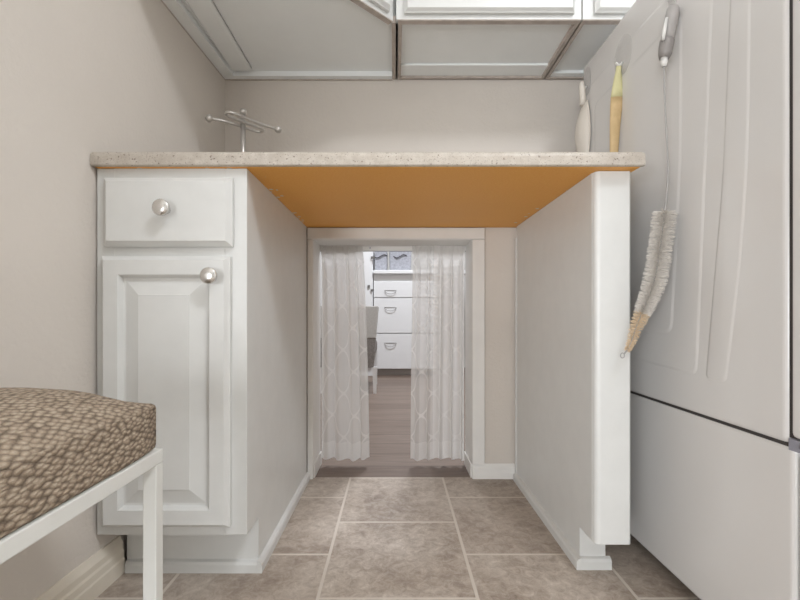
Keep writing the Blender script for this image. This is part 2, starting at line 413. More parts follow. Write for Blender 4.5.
# ------------------------------------------------------------------ support panel on the right
PX0, PX1 = 0.4215, 0.497
pan = thing('support_panel', 'thick white end panel holding up the right end of the countertop', 'panel', (0.46, 1.25, 0))
b = MB()
b.prism([(0.955, 0.093), (0.955, CT), (1.545, CT), (1.545, 0.093)], PX0 - 0.001, PX1 - 0.004, 'x')
b.box(PX0 - 0.001, PX1 - 0.018, 1.018, 1.545, 0.0, 0.093)
b.box(PX0 - 0.004, PX0 - 0.001, 1.545, 1.556, 0.0, 0.84)     # scribe strip at the wall
b.build('panel', M['white'], pan)
b = MB()
q = []
for i in range(9):
    a = math.pi / 2 * i / 8; q.append((PX0 + 0.012 - 0.012 * math.cos(a), 0.952 - 0.012 * math.sin(a)))
q += [(PX1 - 0.004, 0.940), (PX1, 0.944), (PX1, 0.955), (PX0, 0.955)]
b.prism(q, 0.093, CT - 0.0005)
b.build('front_post', M['white'], pan)
b = MB()
b.prism([(PX0 - 0.001, 0), (PX0 - 0.0115, 0), (PX0 - 0.0115, 0.018), (PX0 - 0.008, 0.024), (PX0 - 0.001, 0.027)], 1.008, 1.55, 'y')
b.prism([(1.018, 0), (1.008, 0), (1.008, 0.018), (1.011, 0.024), (1.018, 0.027)], PX0 - 0.0008, PX1 - 0.008, 'x')
b.build('base_moulding', M['white'], pan)

# ------------------------------------------------------------------ countertop
ct = thing('countertop', 'speckled beige laminate countertop with bare orange particleboard underside', 'countertop', (0, 1.23, CT))
b = MB()
L = 0.0015
top = [(wallx(0.912) + L, 0.914), (0.505, 0.914), (0.505, 1.566), (wallx(1.566) + L, 1.566)]
b.prism(top, 0.892, 0.909)
ob = MB()
# rounded front edge band wrapping the front and the right end
pr = [(0.9175, 0.8800), (0.9105, 0.8800), (0.9085, 0.8820), (0.9085, 0.899)]
for i in range(1, 7):
    a = math.pi / 2 * i / 6; pr.append((0.9185 - 0.010 * math.cos(a), 0.899 + 0.010 * math.sin(a)))
pr += [(0.9185, 0.909), (0.9175, 0.9085)]
b.prism(pr, wallx(0.91) + L, 0.509, 'x')
b.build('laminate', M['counter'], ct)
b = MB()
b.prism([(wallx(0.915) + L + 0.004, 0.9178), (0.503, 0.9178), (0.503, 1.5655), (wallx(1.5655) + L, 1.5655)], CT + 0.0004, 0.8920)
b.build('substrate', M['board'], ct)['label'] = 'bare orange particleboard underside'

# ------------------------------------------------------------------ upper cabinets
UZ = 1.397; UT = 2.16; UF = 1.247
def hollow(x0, x1, y0, y1, rails, bb):
    """lower edges of the sides of a wall cabinet, UZ to UZ+0.02"""
    pass
CXR = 0.0025; FX0, FX1 = 0.524, 1.415
# middle cabinet
MX0, MX1 = 0.0088, 0.520
u = thing('wall_cabinet', 'white wall cabinet in the middle above the counter, hung between corner and fridge cabinets', 'cabinet', ((MX0 + MX1) / 2, 1.41, UZ))
b = MB()
b.box(MX0, MX1, UF + 0.019, 1.564, UZ + 0.014, UT)
b.build('carcass', M['under'], u)
b = MB()
b.box(MX0 + 0.0005, MX0 + 0.011, UF + 0.019, 1.564, UZ, UZ + 0.014, mi=0); b.box(MX1 - 0.011, MX1 - 0.0005, UF + 0.019, 1.564, UZ, UZ + 0.014, mi=0)
b.box(MX0 + 0.011, MX1 - 0.011, 1.553, 1.564, UZ, UZ + 0.014, mi=0); b.box(MX0, MX1, UF + 0.0008, UF + 0.019, UZ, UZ + 0.0024)
b.build('bottom_rail', M['raw'], u)['label'] = 'raw brown lower edges'
b = MB(); b.box(MX0 + 0.011, MX1 - 0.011, 1.487, 1.553, UZ + 0.007, UZ + 0.0139, 0.001); b.build('hanging_strip', M['under'], u)
b = MB(); b.box(CXR + 0.0008, FX0 - 0.0035, UF, UF + 0.0188, UZ + 0.0025, UT, 0.001); b.build('face_frame', M['white'], u)
raised_door(0.026, 0.497, 1.4105, 2.13, UF - 0.0006, 0.055, 0.09).build('door', M['white'], u)
# cabinet over the fridge
FX0, FX1 = 0.524, 1.415
u = thing('wall_cabinet', 'white wall cabinet above the refrigerator', 'cabinet', ((FX0 + FX1) / 2, 1.41, UZ))
b = MB(); b.box(FX0, FX1, UF + 0.019, 1.564, UZ + 0.014, UT); b.build('carcass', M['under'], u)
b = MB()
b.box(FX0 + 0.0005, FX0 + 0.011, UF + 0.019, 1.564, UZ, UZ + 0.014); b.box(FX1 - 0.011, FX1 - 0.0005, UF + 0.019, 1.564, UZ, UZ + 0.014)
b.box(FX0 + 0.011, FX1 - 0.011, 1.553, 1.564, UZ, UZ + 0.014); b.box(FX0, FX1, UF + 0.0008, UF + 0.019, UZ, UZ + 0.0024)
b.build('bottom_rail', M['raw'], u)['label'] = 'raw brown lower edges'
b = MB(); b.box(FX0 + 0.011, FX1 - 0.011, 1.53, 1.553, UZ + 0.004, UZ + 0.0139, 0.001); b.build('hanging_strip', M['under'], u)
b = MB(); b.box(FX0, FX1, UF, UF + 0.0188, UZ + 0.0025, UT, 0.001); b.build('face_frame', M['white'], u)
raised_door(0.554, 0.958, 1.4105, 2.13, UF - 0.0006, 0.055, 0.09).build('door', M['white'], u)
raised_door(0.976, 1.385, 1.4105, 2.13, UF - 0.0006, 0.055, 0.09).build('door', M['white'], u)
# corner cabinet with a diagonal front
CXR = 0.0025; SD = 0.958; g = 0.0015
u = thing('corner_wall_cabinet', 'white diagonal corner wall cabinet hung in the left corner above the counter', 'cabinet', (-0.35, 1.35, UZ))
outer = [(wallx(SD) + g, SD), (-0.302, SD), (CXR, UF), (CXR, 1.564), (wallx(1.564) + g, 1.564)]
# diagonal runs (-0.302,SD)->(CXR,UF); carcass sits behind a 19 mm face frame
nd = Vector((1, -1)).normalized()
inner = [outer[0], (-0.302 - 0.019 * 0.7071 * 1.0, SD), (CXR - 0.0, UF + 0.019 * 1.414), outer[3], outer[4]]
b = MB(); b.prism(inner, UZ + 0.020, UT); b.build('carcass', M['under'], u)
b = MB()
wl = 0.036
b.prism([(wallx(SD) + g, SD), (wallx(SD) + g + wl, SD), (wallx(1.564) + g + wl, 1.545), (wallx(1.564) + g + wl, 1.564), (wallx(1.564) + g, 1.564)], UZ + 0.002, UZ + 0.0199)
b.box(wallx(1.564) + g + wl, CXR - 0.012, 1.545, 1.564, UZ + 0.002, UZ + 0.0199)
b.ball((wallx(1.49) + 0.020, 1.49, UZ + 0.0025), 0.007, 1, 1, 0.35); b.ball((wallx(1.53) + 0.03, 1.535, UZ + 0.0025), 0.0035, 1, 1, 0.5)
b.build('bottom_rail', M['under'], u)
b = MB()
b.box(CXR - 0.012, CXR - 0.0005, UF + 0.012, 1.563, UZ, UZ + 0.0199); b.box(wallx(1.564) + g, CXR - 0.012, 1.5642, 1.5688, UZ - 0.002, UZ + 0.019)
b.prism([(wallx(SD), SD), (wallx(SD) + 0.0014, SD), (wallx(1.564) + 0.0014, 1.564), (wallx(1.564), 1.564)], UZ - 0.0015, UZ + 0.012)
b.build('edge_strip', M['raw'], u)['label'] = 'raw brown lower edge strips'
# diagonal face frame and door, built flat along x then turned 45 degrees
Ld = math.hypot(0.302 + CXR, UF - SD)
X = Matrix.Translation((-0.302, SD, 0)) @ Matrix.Rotation(math.radians(45), 4, 'Z')
b = MB(); b.box(0.0006, Ld - 0.0006, 0.0, 0.0100, UZ + 0.0025, UT, 0.001); b.build('face_frame', M['white'], u, X)
b = MB(); b.box(0.0006, Ld - 0.002, 0.0008, 0.018, UZ, UZ + 0.0024); b.build('front_edge', M['raw'], u, X)['label'] = 'raw brown front lower edge'
raised_door(0.022, Ld - 0.024, 1.4105, 2.13, -0.0006, 0.055, 0.09).build('door', M['white'], u, X)
# long rounded cover beside the left rail
b = MB()
b.box(-0.558, -0.488, 1.02, 1.532, UZ + 0.0105, UZ + 0.0199, 0.0088, 6)
o = b.build('light_cover', M['under'], u); o['label'] = 'long rounded white under-cabinet light cover'
for p in o.data.polygons: p.use_smooth = True

# ------------------------------------------------------------------ refrigerator
RX = 0.590; RT = 1.35; RB = 1.406; RS = 0.381
fr = thing('refrigerator', 'white refrigerator with embossed side, standing right of the counter', 'refrigerator', (0.98, 1.0, 0))
b = MB(); b.box(RX, 1.37, 0.672, RB, RS + 0.0014, RT, 0.009, 4)
up = b.build('upper_body', M['fridge'], fr)
b = MB(); b.box(RX, 1.37, 0.660, RB, 0.022, RS - 0.0014, 0.008, 4)
b.build('lower_body', M['fridge'], fr)
b = MB(); b.box(RX + 0.004, 1.36, 0.674, RB - 0.004, RS - 0.0035, RS + 0.0035); b.box(RX + 0.03, 1.33, 0.72, RB - 0.05, 0.0, 0.0225)
b.build('seam_gasket', M['gap'], fr)
b = MB(); b.box(RX + 0.004, 1.36, 0.6635, 0.673, RS + 0.012, RT - 0.005); b.build('door_gasket', M['gap'], fr)
b = MB(); b.box(RX + 0.010, 1.36, 0.651, 0.661, 0.05, RS - 0.012); b.build('door_gasket', M['gasket'], fr)
b = MB(); b.box(RX - 0.004, 1.37, 0.575, 0.6635, RS + 0.014, RT + 0.004, 0.008, 4); b.build('door', M['fridge'], fr)
b = MB(); b.box(RX - 0.002, 1.37, 0.565, 0.651, 0.035, RS - 0.012, 0.006, 4); b.build('freezer_door', M['fridge'], fr)
b = MB(); b.box(RX - 0.001, RX + 0.05, 0.625, 0.6700, RS - 0.006, RS + 0.012, 0.0015); b.lathe([(0.004, 0), (0.004, 0.003), (0, 0.004)], (RX - 0.001, 0.645, RS + 0.005), (-1, 0, 0))
b.build('hinge', M['hinge'], fr)
for x in (RX + 0.05, 1.31):
    for y in (0.74, 1.34):
        pass
# embossed panels on the left side: smoothly raised outlines
def rounded(poly, r, n=7):
    out = []; k = len(poly)
    for i in range(k):
        p = Vector(poly[i]); a = (Vector(poly[i - 1]) - p).normalized(); c = (Vector(poly[(i + 1) % k]) - p).normalized()
        t = r if not isinstance(r, list) else r[i]
        for j in range(n + 1):
            s = j / n
            out.append(tuple((1 - s) ** 2 * (p + a * t) + 2 * s * (1 - s) * p + s * s * (p + c * t)))
    return out
def emboss(poly, h, w, name):
    """raised plateau with rounded shoulder on the plane x = RX, poly in (y, z)"""
    q = bmesh.new(); k = len(poly)
    cy = sum(p[0] for p in poly) / k; cz = sum(p[1] for p in poly) / k
    def off(d):
        res = []
        for i in range(k):
            a = Vector(poly[i - 1]); p = Vector(poly[i]); c = Vector(poly[(i + 1) % k])
            t = (c - a).normalized(); nn = Vector((-t.y, t.x))
            if nn.dot(Vector((cy, cz)) - p) < 0: nn = -nn
            res.append(p + nn * d)
        return res
    rings = []
    for s in range(6):
        a = s / 5
        x = RX + 0.0004 - h * (0.5 - 0.5 * math.cos(math.pi * a))
        rings.append([q.verts.new((x, y, z)) for y, z in off(w * a)])
    for A, B in zip(rings, rings[1:]):
        for i in range(k): q.faces.new([A[i], A[(i + 1) % k], B[(i + 1) % k], B[i]])
    q.faces.new(rings[-1])
    for f in q.faces: f.smooth = True
    mb = MB(); mb.merge(q); o = mb.build(name, M['fridge'], up); return o
EH = 0.0019
emboss(rounded([(0.868, 0.452), (0.818, 1.272), (1.36, 1.272), (1.36, 0.475)], 0.03), EH, 0.012, 'raised_panel')
emboss(rounded([(0.853, 0.452), (0.792, 0.452), (0.760, 0.653), (0.743, 0.831), (0.735, 1.22), (0.785, 1.22), (0.809, 0.815)], [0.018, 0.018, 0.06, 0.06, 0.016, 0.016, 0.06]), EH, 0.010, 'raised_panel')
# the inner one sits on the first plateau
RXs = RX; RX = RXs - EH + 0.0001
emboss(rounded([(0.945, 0.534), (0.915, 0.90), (0.912, 1.20), (1.32, 1.20), (1.32, 0.54)], 0.03), EH, 0.012, 'raised_panel')
RX = RXs

# ------------------------------------------------------------------ things hanging on the fridge side
def hook(d, z, ry, rz, label, x=RX):
    h = thing('adhesive_hook', label, 'hook', (x, d, z), 'clear hooks on the fridge side')
    b = MB(); b.lathe([(1.0, 0), (1.0, 0.06), (0.93, 0.12), (0.0, 0.14)], (0, 0, 0), (-1, 0, 0), 36)
    bmesh.ops.scale(b.bm, vec=(0.022, ry, rz), verts=b.bm.verts[:]); bmesh.ops.translate(b.bm, vec=(x, d, z), verts=b.bm.verts[:])
    b.build('backplate', M['clear'], h)
    b = MB()
    zz = z - rz * 0.45
    b.tube([(x - 0.002, d, zz + 0.006), (x - 0.006, d, zz), (x - 0.012, d, zz - 0.002), (x - 0.016, d, zz), (x - 0.018, d, zz + 0.005)], [0.003, 0.003, 0.0026, 0.0024, 0.0022], 10)
    b.build('peg', M['whitep'], h)
    return h
EX = RX - EH
hook(1.152, 1.243, 0.043, 0.050, 'clear oval hook holding the wooden handle on the fridge side', EX)
hook(1.372, 1.290, 0.026, 0.042, 'clear oval hook nearest the wall on the fridge side')
hook(0.945, 1.270, 0.016, 0.055, 'clear narrow hook holding the grey-handled brush on the fridge side', EX)

# long flexible bottle brush
D = 0.9245
br = thing('bottle_brush', 'long flexible bristle brush with grey handle and thin wire, hanging on the fridge side', 'brush', at(664, 212, D))
b = MB(); b.tube([at(673.5, 7, D), at(673, 9, D), at(672.5, 14, D), at(670, 26, D), at(667.3, 40, D)], [0.009, 0.0115, 0.0128, 0.0128, 0.0124], 18)
b.build('handle', M['grip'], br)['label'] = 'light grey handle'
b = MB(); b.tube([at(667.3, 40, D), at(667.1, 41, D), at(666.0, 47, D), at(665, 54, D), at(664.2, 58.5, D)], [0.0127, 0.0138, 0.0136, 0.0128, 0.0095], 18)
b.build('grip', M['gripd'], br)['label'] = 'darker grey grip band'
b = MB(); b.tube([at(664.3, 58, D), at(664, 63, D), at(663.9, 66.5, D)], [0.007, 0.0065, 0.0048], 14)
b.build('ferrule', M['whitep'], br)['label'] = 'white ferrule'
b = MB(); b.tube([at(666.6, 18, D - .012), at(664, 32, D - .012), at(663, 40, D - .012)], [0.003, 0.004, 0.003], 8); b.build('strip', M['whitep'], br)['label'] = 'white strip along the handle'
path = [(663.9, 66), (664.6, 95), (666.2, 130), (668.0, 165), (667, 190), (664.5, 212)]
def smooth(pts, n=8):
    out = []
    P = [pts[0]] + list(pts) + [pts[-1]]
    for i in range(1, len(P) - 2):
        p0, p1, p2, p3 = [Vector(x) for x in P[i - 1:i + 3]]
        for j in range(n):
            t = j / n
            out.append(0.5 * ((2 * p1) + (-p0 + p2) * t + (2 * p0 - 5 * p1 + 4 * p2 - p3) * t * t + (-p0 + 3 * p1 - 3 * p2 + p3) * t ** 3))
    out.append(Vector(P[-1])); return out
wp = smooth([at(x, y, D) for x, y in path])
low = smooth([at(x, y, D - k) for x, y, k in ((664.5, 212, 0), (660.5, 245, .004), (654.5, 280, .008), (645, 306, .012), (637, 325, .016), (630, 345, .019), (624.5, 353.5, .021))], 14)
b = MB(); b.tube(wp + low, 0.0017, 8)
ring = [low[-1] + Vector((-0.004 + 0.004 * math.cos(a), 0, 0.0 - 0.005 * math.sin(a) - 0.004)) for a in [2 * math.pi * i / 16 for i in range(16)]]
b.tube(ring, 0.0011, 8, closed=True)
b.build('wire', M['handle'], br)['label'] = 'thin wire shaft'
def bristles(i0, i1, count, rad):
    q = bmesh.new(); n = len(low) - 1
    for k in range(count):
        t = i0 + (i1 - i0) * (k + random.random()) / count
        f = t * n; i = min(int(f), n - 1); p = low[i].lerp(low[i + 1], f - i); tg = (low[i + 1] - low[i]).normalized()
        a = tg.orthogonal().normalized(); c = tg.cross(a); th = k * 2.399 + random.uniform(-.3, .3)
        dr_ = (a * math.cos(th) + c * math.sin(th) + tg * random.uniform(-0.18, 0.12)).normalized()
        L_ = rad(t) * random.uniform(0.86, 1.06); w = 0.0005
        s1 = dr_.orthogonal().normalized() * w; s2 = dr_.cross(s1).normalized() * w
        e = p + dr_ * L_ + Vector((0, 0, -0.1 * L_))
        v0 = [q.verts.new(p + s1 * math.cos(u) + s2 * math.sin(u)) for u in (0, 2.09, 4.19)]
        v1 = [q.verts.new(e + s1 * math.cos(u) + s2 * math.sin(u)) for u in (0, 2.09, 4.19)]
        for j in range(3): q.faces.new([v0[j], v0[(j + 1) % 3], v1[(j + 1) % 3], v1[j]])
        q.faces.new(v1)
    mb = MB(); mb.merge(q); return mb
def rad(t):
    K_ = ((0, .0235), (.33, .0232), (.5, .0185), (.667, .0135), (.833, .0085), (1, .004))
    for (a, ra), (b_, rb) in zip(K_, K_[1:]):
        if t <= b_: return ra + (rb - ra) * (t - a) / (b_ - a)
    return .004
bristles(0.0, 0.56, 2500, rad).build('bristles', M['bristle'], br)
bristles(0.56, 0.92, 520, rad).build('bristles', M['bristlet'], br)['label'] = 'tan bristles at the lower tip'

# wooden handle with a pale yellow top
HD = 1.157; HX = at(616, 100, HD).x
wh = thing('wooden_utensil', 'flat wooden utensil handle with a pale yellow top, hanging between fridge and counter', 'utensil', (HX, HD, 0.95))
def paddle(prof_, th=0.013):
    """profile of (z, half width); an oval section swept along z"""
    q = bmesh.new(); rings = []
    for z, hw, cx in prof_:
        rings.append([q.verts.new((cx + hw * math.cos(a), HD + min(th / 2, hw) * math.sin(a), z)) for a in [2 * math.pi * j / 20 for j in range(20)]])
    for A, B in zip(rings, rings[1:]):
        for j in range(20): q.faces.new([A[j], A[(j + 1) % 20], B[(j + 1) % 20], B[j]])
    q.faces.new(rings[0]); q.faces.new(rings[-1])
    for f in q.faces: f.smooth = len(f.verts) == 4
    mb = MB(); mb.merge(q); return mb
def pz(y): return H + (313 - y) / F * HD
def pw(w): return w / F * HD / 2
def pcx(px): return (px - 395) / F * HD
paddle([(pz(230), pw(7), pcx(613)), (pz(190), pw(7.5), pcx(613.5)), (pz(150), pw(8.5), pcx(614)), (pz(125), pw(10.5), pcx(615)), (pz(106), pw(12.2), pcx(616.3)), (pz(97.5), pw(12.2), pcx(616.8))]).build('handle', M['handlew'], wh)
paddle([(pz(97.5), pw(12.2), pcx(616.8)), (pz(88), pw(10.6), pcx(617.4)), (pz(78), pw(8), pcx(618)), (pz(72), pw(5.5), pcx(618.3)), (pz(67), pw(5.2), pcx(618.6)), (pz(65.5), pw(3), pcx(618.6))]).build('tip', M['handley'], wh)['label'] = 'pale yellow coated top'

# ivory scoop hanging by the wall
SX = 0.576
sc = thing('scoop', 'ivory rounded plastic scoop hanging at the rear edge of the fridge side', 'scoop', (SX, 1.385, 1.05))
b = MB()
q = bmesh.new(); rings = []
for i in range(15):
    t = i / 14; z = 1.228 - t * 0.205
    w = 0.038 * math.sin(math.pi * (0.10 + 0.86 * t)) ** 0.7
    dp = 0.002 + 0.026 * math.sin(math.pi * min(1, t * 1.02)) ** 0.8
    rings.append([q.verts.new((RX - 0.005 - dp * max(0, math.cos(a)) + 0.003 * min(0, math.cos(a)) * -1, 1.374 + w * math.sin(a), z)) for a in [2 * math.pi * j / 24 for j in range(24)]])
for A, B in zip(rings, rings[1:]):
    for j in range(24): q.faces.new([A[j], A[(j + 1) % 24], B[(j + 1) % 24], B[j]])
q.faces.new(rings[0]); q.faces.new(rings[-1])
for f in q.faces: f.smooth = True
b.merge(q); b.build('bowl', M['ivory'], sc)
b = MB(); b.tube([(RX - 0.013, 1.372, 1.218), (RX - 0.014, 1.372, 1.245), (RX - 0.016, 1.372, 1.268), (RX - 0.017, 1.372, 1.288)], [0.010, 0.009, 0.0095, 0.006], 12)
b.build('handle', M['ivory'], sc)

# ------------------------------------------------------------------ metal stand on the counter
zc = 0.9091; zr = 1.1515
st = thing('jewelry_stand', 'small brushed metal stand with an S-shaped arm and ball ends, on the counter', 'stand', (at(243, 110, 1.35).x, 1.35, zc))
sx0 = at(243, 110, 1.35).x
b = MB(); b.lathe([(0.055, 0), (0.055, 0.004), (0.05, 0.007), (0.008, 0.009), (0.0, 0.009)], (sx0, 1.35, zc)); b.build('base', M['steel'], st)
b = MB(); b.tube([(sx0, 1.35, zc + 0.008), (sx0, 1.35, 1.183)], 0.0076, 16); b.build('post', M['steel'], st)
b = MB(); b.ball((sx0, 1.35, 1.188), 0.0108); b.build('finial', M['steel'], st)
def sp(px, d): return Vector(((px - 395) / F * d, d, zr))
A0, B0 = sp(209, 1.312), sp(278, 1.392)
c1 = [sp(226, 1.335), sp(243, 1.375), sp(254, 1.402), sp(260, 1.411), sp(263.2, 1.402), sp(262, 1.385), sp(254, 1.365)]
c2 = [sp(236, 1.318), sp(228, 1.298), sp(226, 1.282), sp(229, 1.274), sp(236, 1.284), sp(246, 1.312), sp(262, 1.354)]
pts = smooth([A0] + c1 + c2 + [B0], 8)
for p in pts:
    p.z = zr
b = MB(); b.tube(pts, 0.0041, 10); b.build('arm', M['steel'], st)
b = MB(); b.ball(A0, 0.0110); b.build('ball', M['steel'], st)
b = MB(); b.ball(B0, 0.0112); b.build('ball', M['steel'], st)

# ------------------------------------------------------------------ bench in the left foreground
BX1 = -0.350; BX0 = -0.655 + 0.0; BY1 = 0.675; BY0 = -0.12; tb = 0.020; BZ = 0.376
BX0 = wallx(0.0) + 0.02
bn = thing('bench', 'low white metal bench with a brown woven cushion along the left wall', 'bench', ((BX0 + BX1) / 2, 0.2, 0))
b = MB()
b.box(BX1 - tb, BX1, BY0, BY1, BZ - tb, BZ, 0.0015); b.box(BX0, BX0 + tb, BY0, BY1, BZ - tb, BZ, 0.0015)
b.box(BX0 + tb, BX1 - tb, BY1 - tb, BY1, BZ - tb, BZ, 0.0015); b.box(BX0 + tb, BX1 - tb, BY0, BY0 + tb, BZ - tb, BZ, 0.0015)
b.box(BX0 + tb, BX1 - tb, BY0 + tb, BY1 - tb, BZ - 0.010, BZ - 0.002)
b.build('frame', M['bench'], bn)
for x in (BX0, BX1 - tb):
    for y in (BY0, BY1 - tb):
        b = MB(); b.box(x, x + tb, y, y + tb, 0, BZ - tb, 0.0015); b.build('leg', M['bench'], bn)
# cushion: dense box grid, inflated
cx0, cx1, cy0, cy1, cz0, cz1 = BX0 + 0.002, BX1 - 0.0005, BY0 + 0.004, BY1 - 0.006, BZ + 0.0005, 0.460
q = bmesh.new(); bmesh.ops.create_cube(q, size=1)
bmesh.ops.subdivide_edges(q, edges=q.edges[:], cuts=17, use_grid_fill=True)
for v in q.verts:
    u, w, t = v.co.x * 2, v.co.y * 2, v.co.z * 2
    bulge = (1 - abs(u) ** 2.3) * (1 - abs(w) ** 10)
    def cr(s, o1, o2, p=14): return s * (1 - 0.035 * (abs(o1) ** p + abs(o2) ** p))
    x = (cx0 + cx1) / 2 + (cx1 - cx0) / 2 * cr(u, w, t) 
    y = (cy0 + cy1) / 2 + (cy1 - cy0) / 2 * (w * (1 - 0.010 * (abs(u) ** 14 + abs(t) ** 14)))
    z = cz0 + (cz1 - cz0) * (t + 1) / 2
    if t > 0:
        z += (0.027 * bulge - 0.014 * (1 - bulge)) * t ** 0.8
    v.co = Vector((x, y, z))
uvl = q.loops.layers.uv.new('UVMap')
bmesh.ops.recalc_face_normals(q, faces=q.faces[:])
for f in q.faces:
    n = f.normal; f.smooth = True
    for l in f.loops:
        p = l.vert.co
        l[uvl].uv = (p.y, p.z) if abs(n.x) > 0.7 else ((p.x, p.z) if abs(n.y) > 0.7 else (p.y, p.x))
me = bpy.data.meshes.new('cushion'); q.to_mesh(me); q.free(); me.materials.append(M['weave'])
o = bpy.data.objects.new('cushion', me); C.objects.link(o); adopt(o, bn); o['label'] = 'brown and tan chunky woven cushion'

# ------------------------------------------------------------------ curtains in the low doorway
CD = 1.698
rod = MB()
rod.box(OX0 + 0.0005, OX1 - 0.0005, CD - 0.002, CD + 0.002, 0.8155, 0.8330, 0.001)
rd = rod.build('curtain_rod', M['trim']); tag(rd, 'flat white sash rod across the top of the low doorway', 'curtain rod')
b = MB(); b.box(OX0 + 0.001, OX1 - 0.001, CD - 0.0016, CD + 0.0016, 0.8138, 0.8154); b.build('lower_line', M['gasket'], rd)  # thin dark grey line along the bottom of the rod
b = MB(); b.lathe([(0.0028, 0), (0.0028, 0.001), (0.0012, 0.0018), (0, 0.0018)], (at(370, 247.5, 1.69).x, CD - 0.0021, 0.8265), (0, -1, 0)); b.build('screw', M['hinge'], rd)
def curtain(xa_top, xb_top, xa_bot, xb_bot, folds, full, seed, label, mat):
    rnd = random.Random(seed); NU, NV = 150, 70
    q = bmesh.new(); uvl = q.loops.layers.uv.new('UVMap'); grid = []
    ph = [rnd.uniform(0, 6.28) for _ in range(6)]
    ztop, zbot = 0.8345, 0.026
    for j in range(NV + 1):
        t = j / NV; row = []                      # t = 0 bottom
        for i in range(NU + 1):
            s = i / NU
            k = t ** 1.5
            xa = xa_bot + (xa_top - xa_bot) * k; xb = xb_bot + (xb_top - xb_bot) * k
            warp = s + 0.030 * math.sin(5.1 * s + ph[0]) + 0.018 * math.sin(11 * s + ph[1])
            amp = 0.0105 * (0.75 + 0.45 * math.sin(3.3 * s + ph[2]))
            big = math.sin(2 * math.pi * folds * warp + 0.5 * math.sin(2.2 * t + ph[3]))
            fine = math.sin(2 * math.pi * folds * 3.1 * warp + ph[4])
            hd = max(0.0, (t - 0.93) / 0.07); 
            y = CD + (-0.004 - amp * big * (1 - 0.75 * hd) - 0.0018 * fine * (0.3 + 1.6 * max(0, t - 0.55)))
            y += 0.0016 * hd * math.sin(2 * math.pi * folds * 6.3 * warp + 9 * t)
            if t > 0.915: y = CD - 0.0045 - abs(y - CD + 0.002) * 0.55
            x = xa + (xb - xa) * s + 0.004 * math.sin(2 * math.pi * folds * warp + 1.1) * (1 - hd)
            z = zbot + (ztop - zbot) * t + (0.006 * math.sin(2 * math.pi * folds * warp + 0.7) + 0.003 * math.sin(7 * s + ph[5])) * (1 - t) ** 3
            row.append(q.verts.new((x, y, z)))
        grid.append(row)
    for j in range(NV):
        for i in range(NU):
            f = q.faces.new([grid[j][i], grid[j][i + 1], grid[j + 1][i + 1], grid[j + 1][i]]); f.smooth = True
            for l, (di, dj) in zip(f.loops, ((0, 0), (1, 0), (1, 1), (0, 1))):
                l[uvl].uv = ((i + di) / NU * full, (j + dj) / NV * 0.81)
    me = bpy.data.meshes.new('sheer_curtain'); q.to_mesh(me); q.free(); me.materials.append(M[mat])
    o = bpy.data.objects.new('sheer_curtain', me); C.objects.link(o)
    return tag(o, label, 'curtain', 'sheer curtains in the low doorway')
e = 0.004
curtain(OX0 + e, at(362.5, 300, CD).x, OX0 + e, at(368.5, 450, CD).x, 4, 0.26, 3, 'left sheer white trellis-patterned curtain in the low doorway', 'sheer')
curtain(at(412, 300, CD).x, OX1 - e, at(409.5, 450, CD).x, OX1 - e, 4.5, 0.30, 11, 'right sheer white trellis-patterned curtain in the low doorway', 'sheer_bunched')

# ------------------------------------------------------------------ the room beyond
YF = 4.13; SC = F / YF
def fx(px): return (px - 395) / SC
def fz(py): return H + (313 - py) / SC
ux0, ux1 = fx(373.5), fx(373.5) + 0.62
dc = thing('drawer_cabinet', 'white three-drawer cabinet in the room beyond, seen between the curtains', 'cabinet', ((ux0 + ux1) / 2, 4.4, 0))
b = MB(); b.box(ux0, ux1, YF + 0.02, 4.74, fz(369), fz(274) ); b.build('carcass', M['draww'], dc)
b = MB(); b.box(ux0, ux1, YF + 0.05, YF + 0.07, 0, fz(369)); b.build('toe_kick', M['toeg'], dc)
for a, c, hy in ((281.5, 297.3, 291.5), (298.4, 333.0, 308.5), (334.0, 368.8, 344)):
    b = MB(); b.box(ux0 + 0.002, ux1 - 0.002, YF, YF + 0.0195, fz(c), fz(a), 0.003)
    d_ = b.build('drawer', M['draww'], dc)
    b = MB()
    hx = fx(390.5); z = fz(hy - 1.2); w = 0.054
    pts = [(hx - w, YF - 0.001, z)] + [(hx - w * math.cos(math.pi * i / 12), YF - 0.016 * math.sin(math.pi * i / 12) - 0.001, z - 0.032 * math.sin(math.pi * i / 12)) for i in range(1, 12)] + [(hx + w, YF - 0.001, z)]
    b.tube(pts + [(hx + w * (1 - i / 6), YF - 0.003, z) for i in range(1, 12)], 0.003, 8, closed=True)
    b.build('handle', M['handle'], d_)
wt = MB(); wt.box(ux0 - 0.002, ux1 + 0.25, YF - 0.035, 4.745, fz(274) + 0.001, fz(271) + 0.006, 0.004)
tag(wt.build('worktop', M['draww']), 'white worktop over the three-drawer cabinet in the room beyond', 'worktop')
WZ = fz(271) + 0.0065
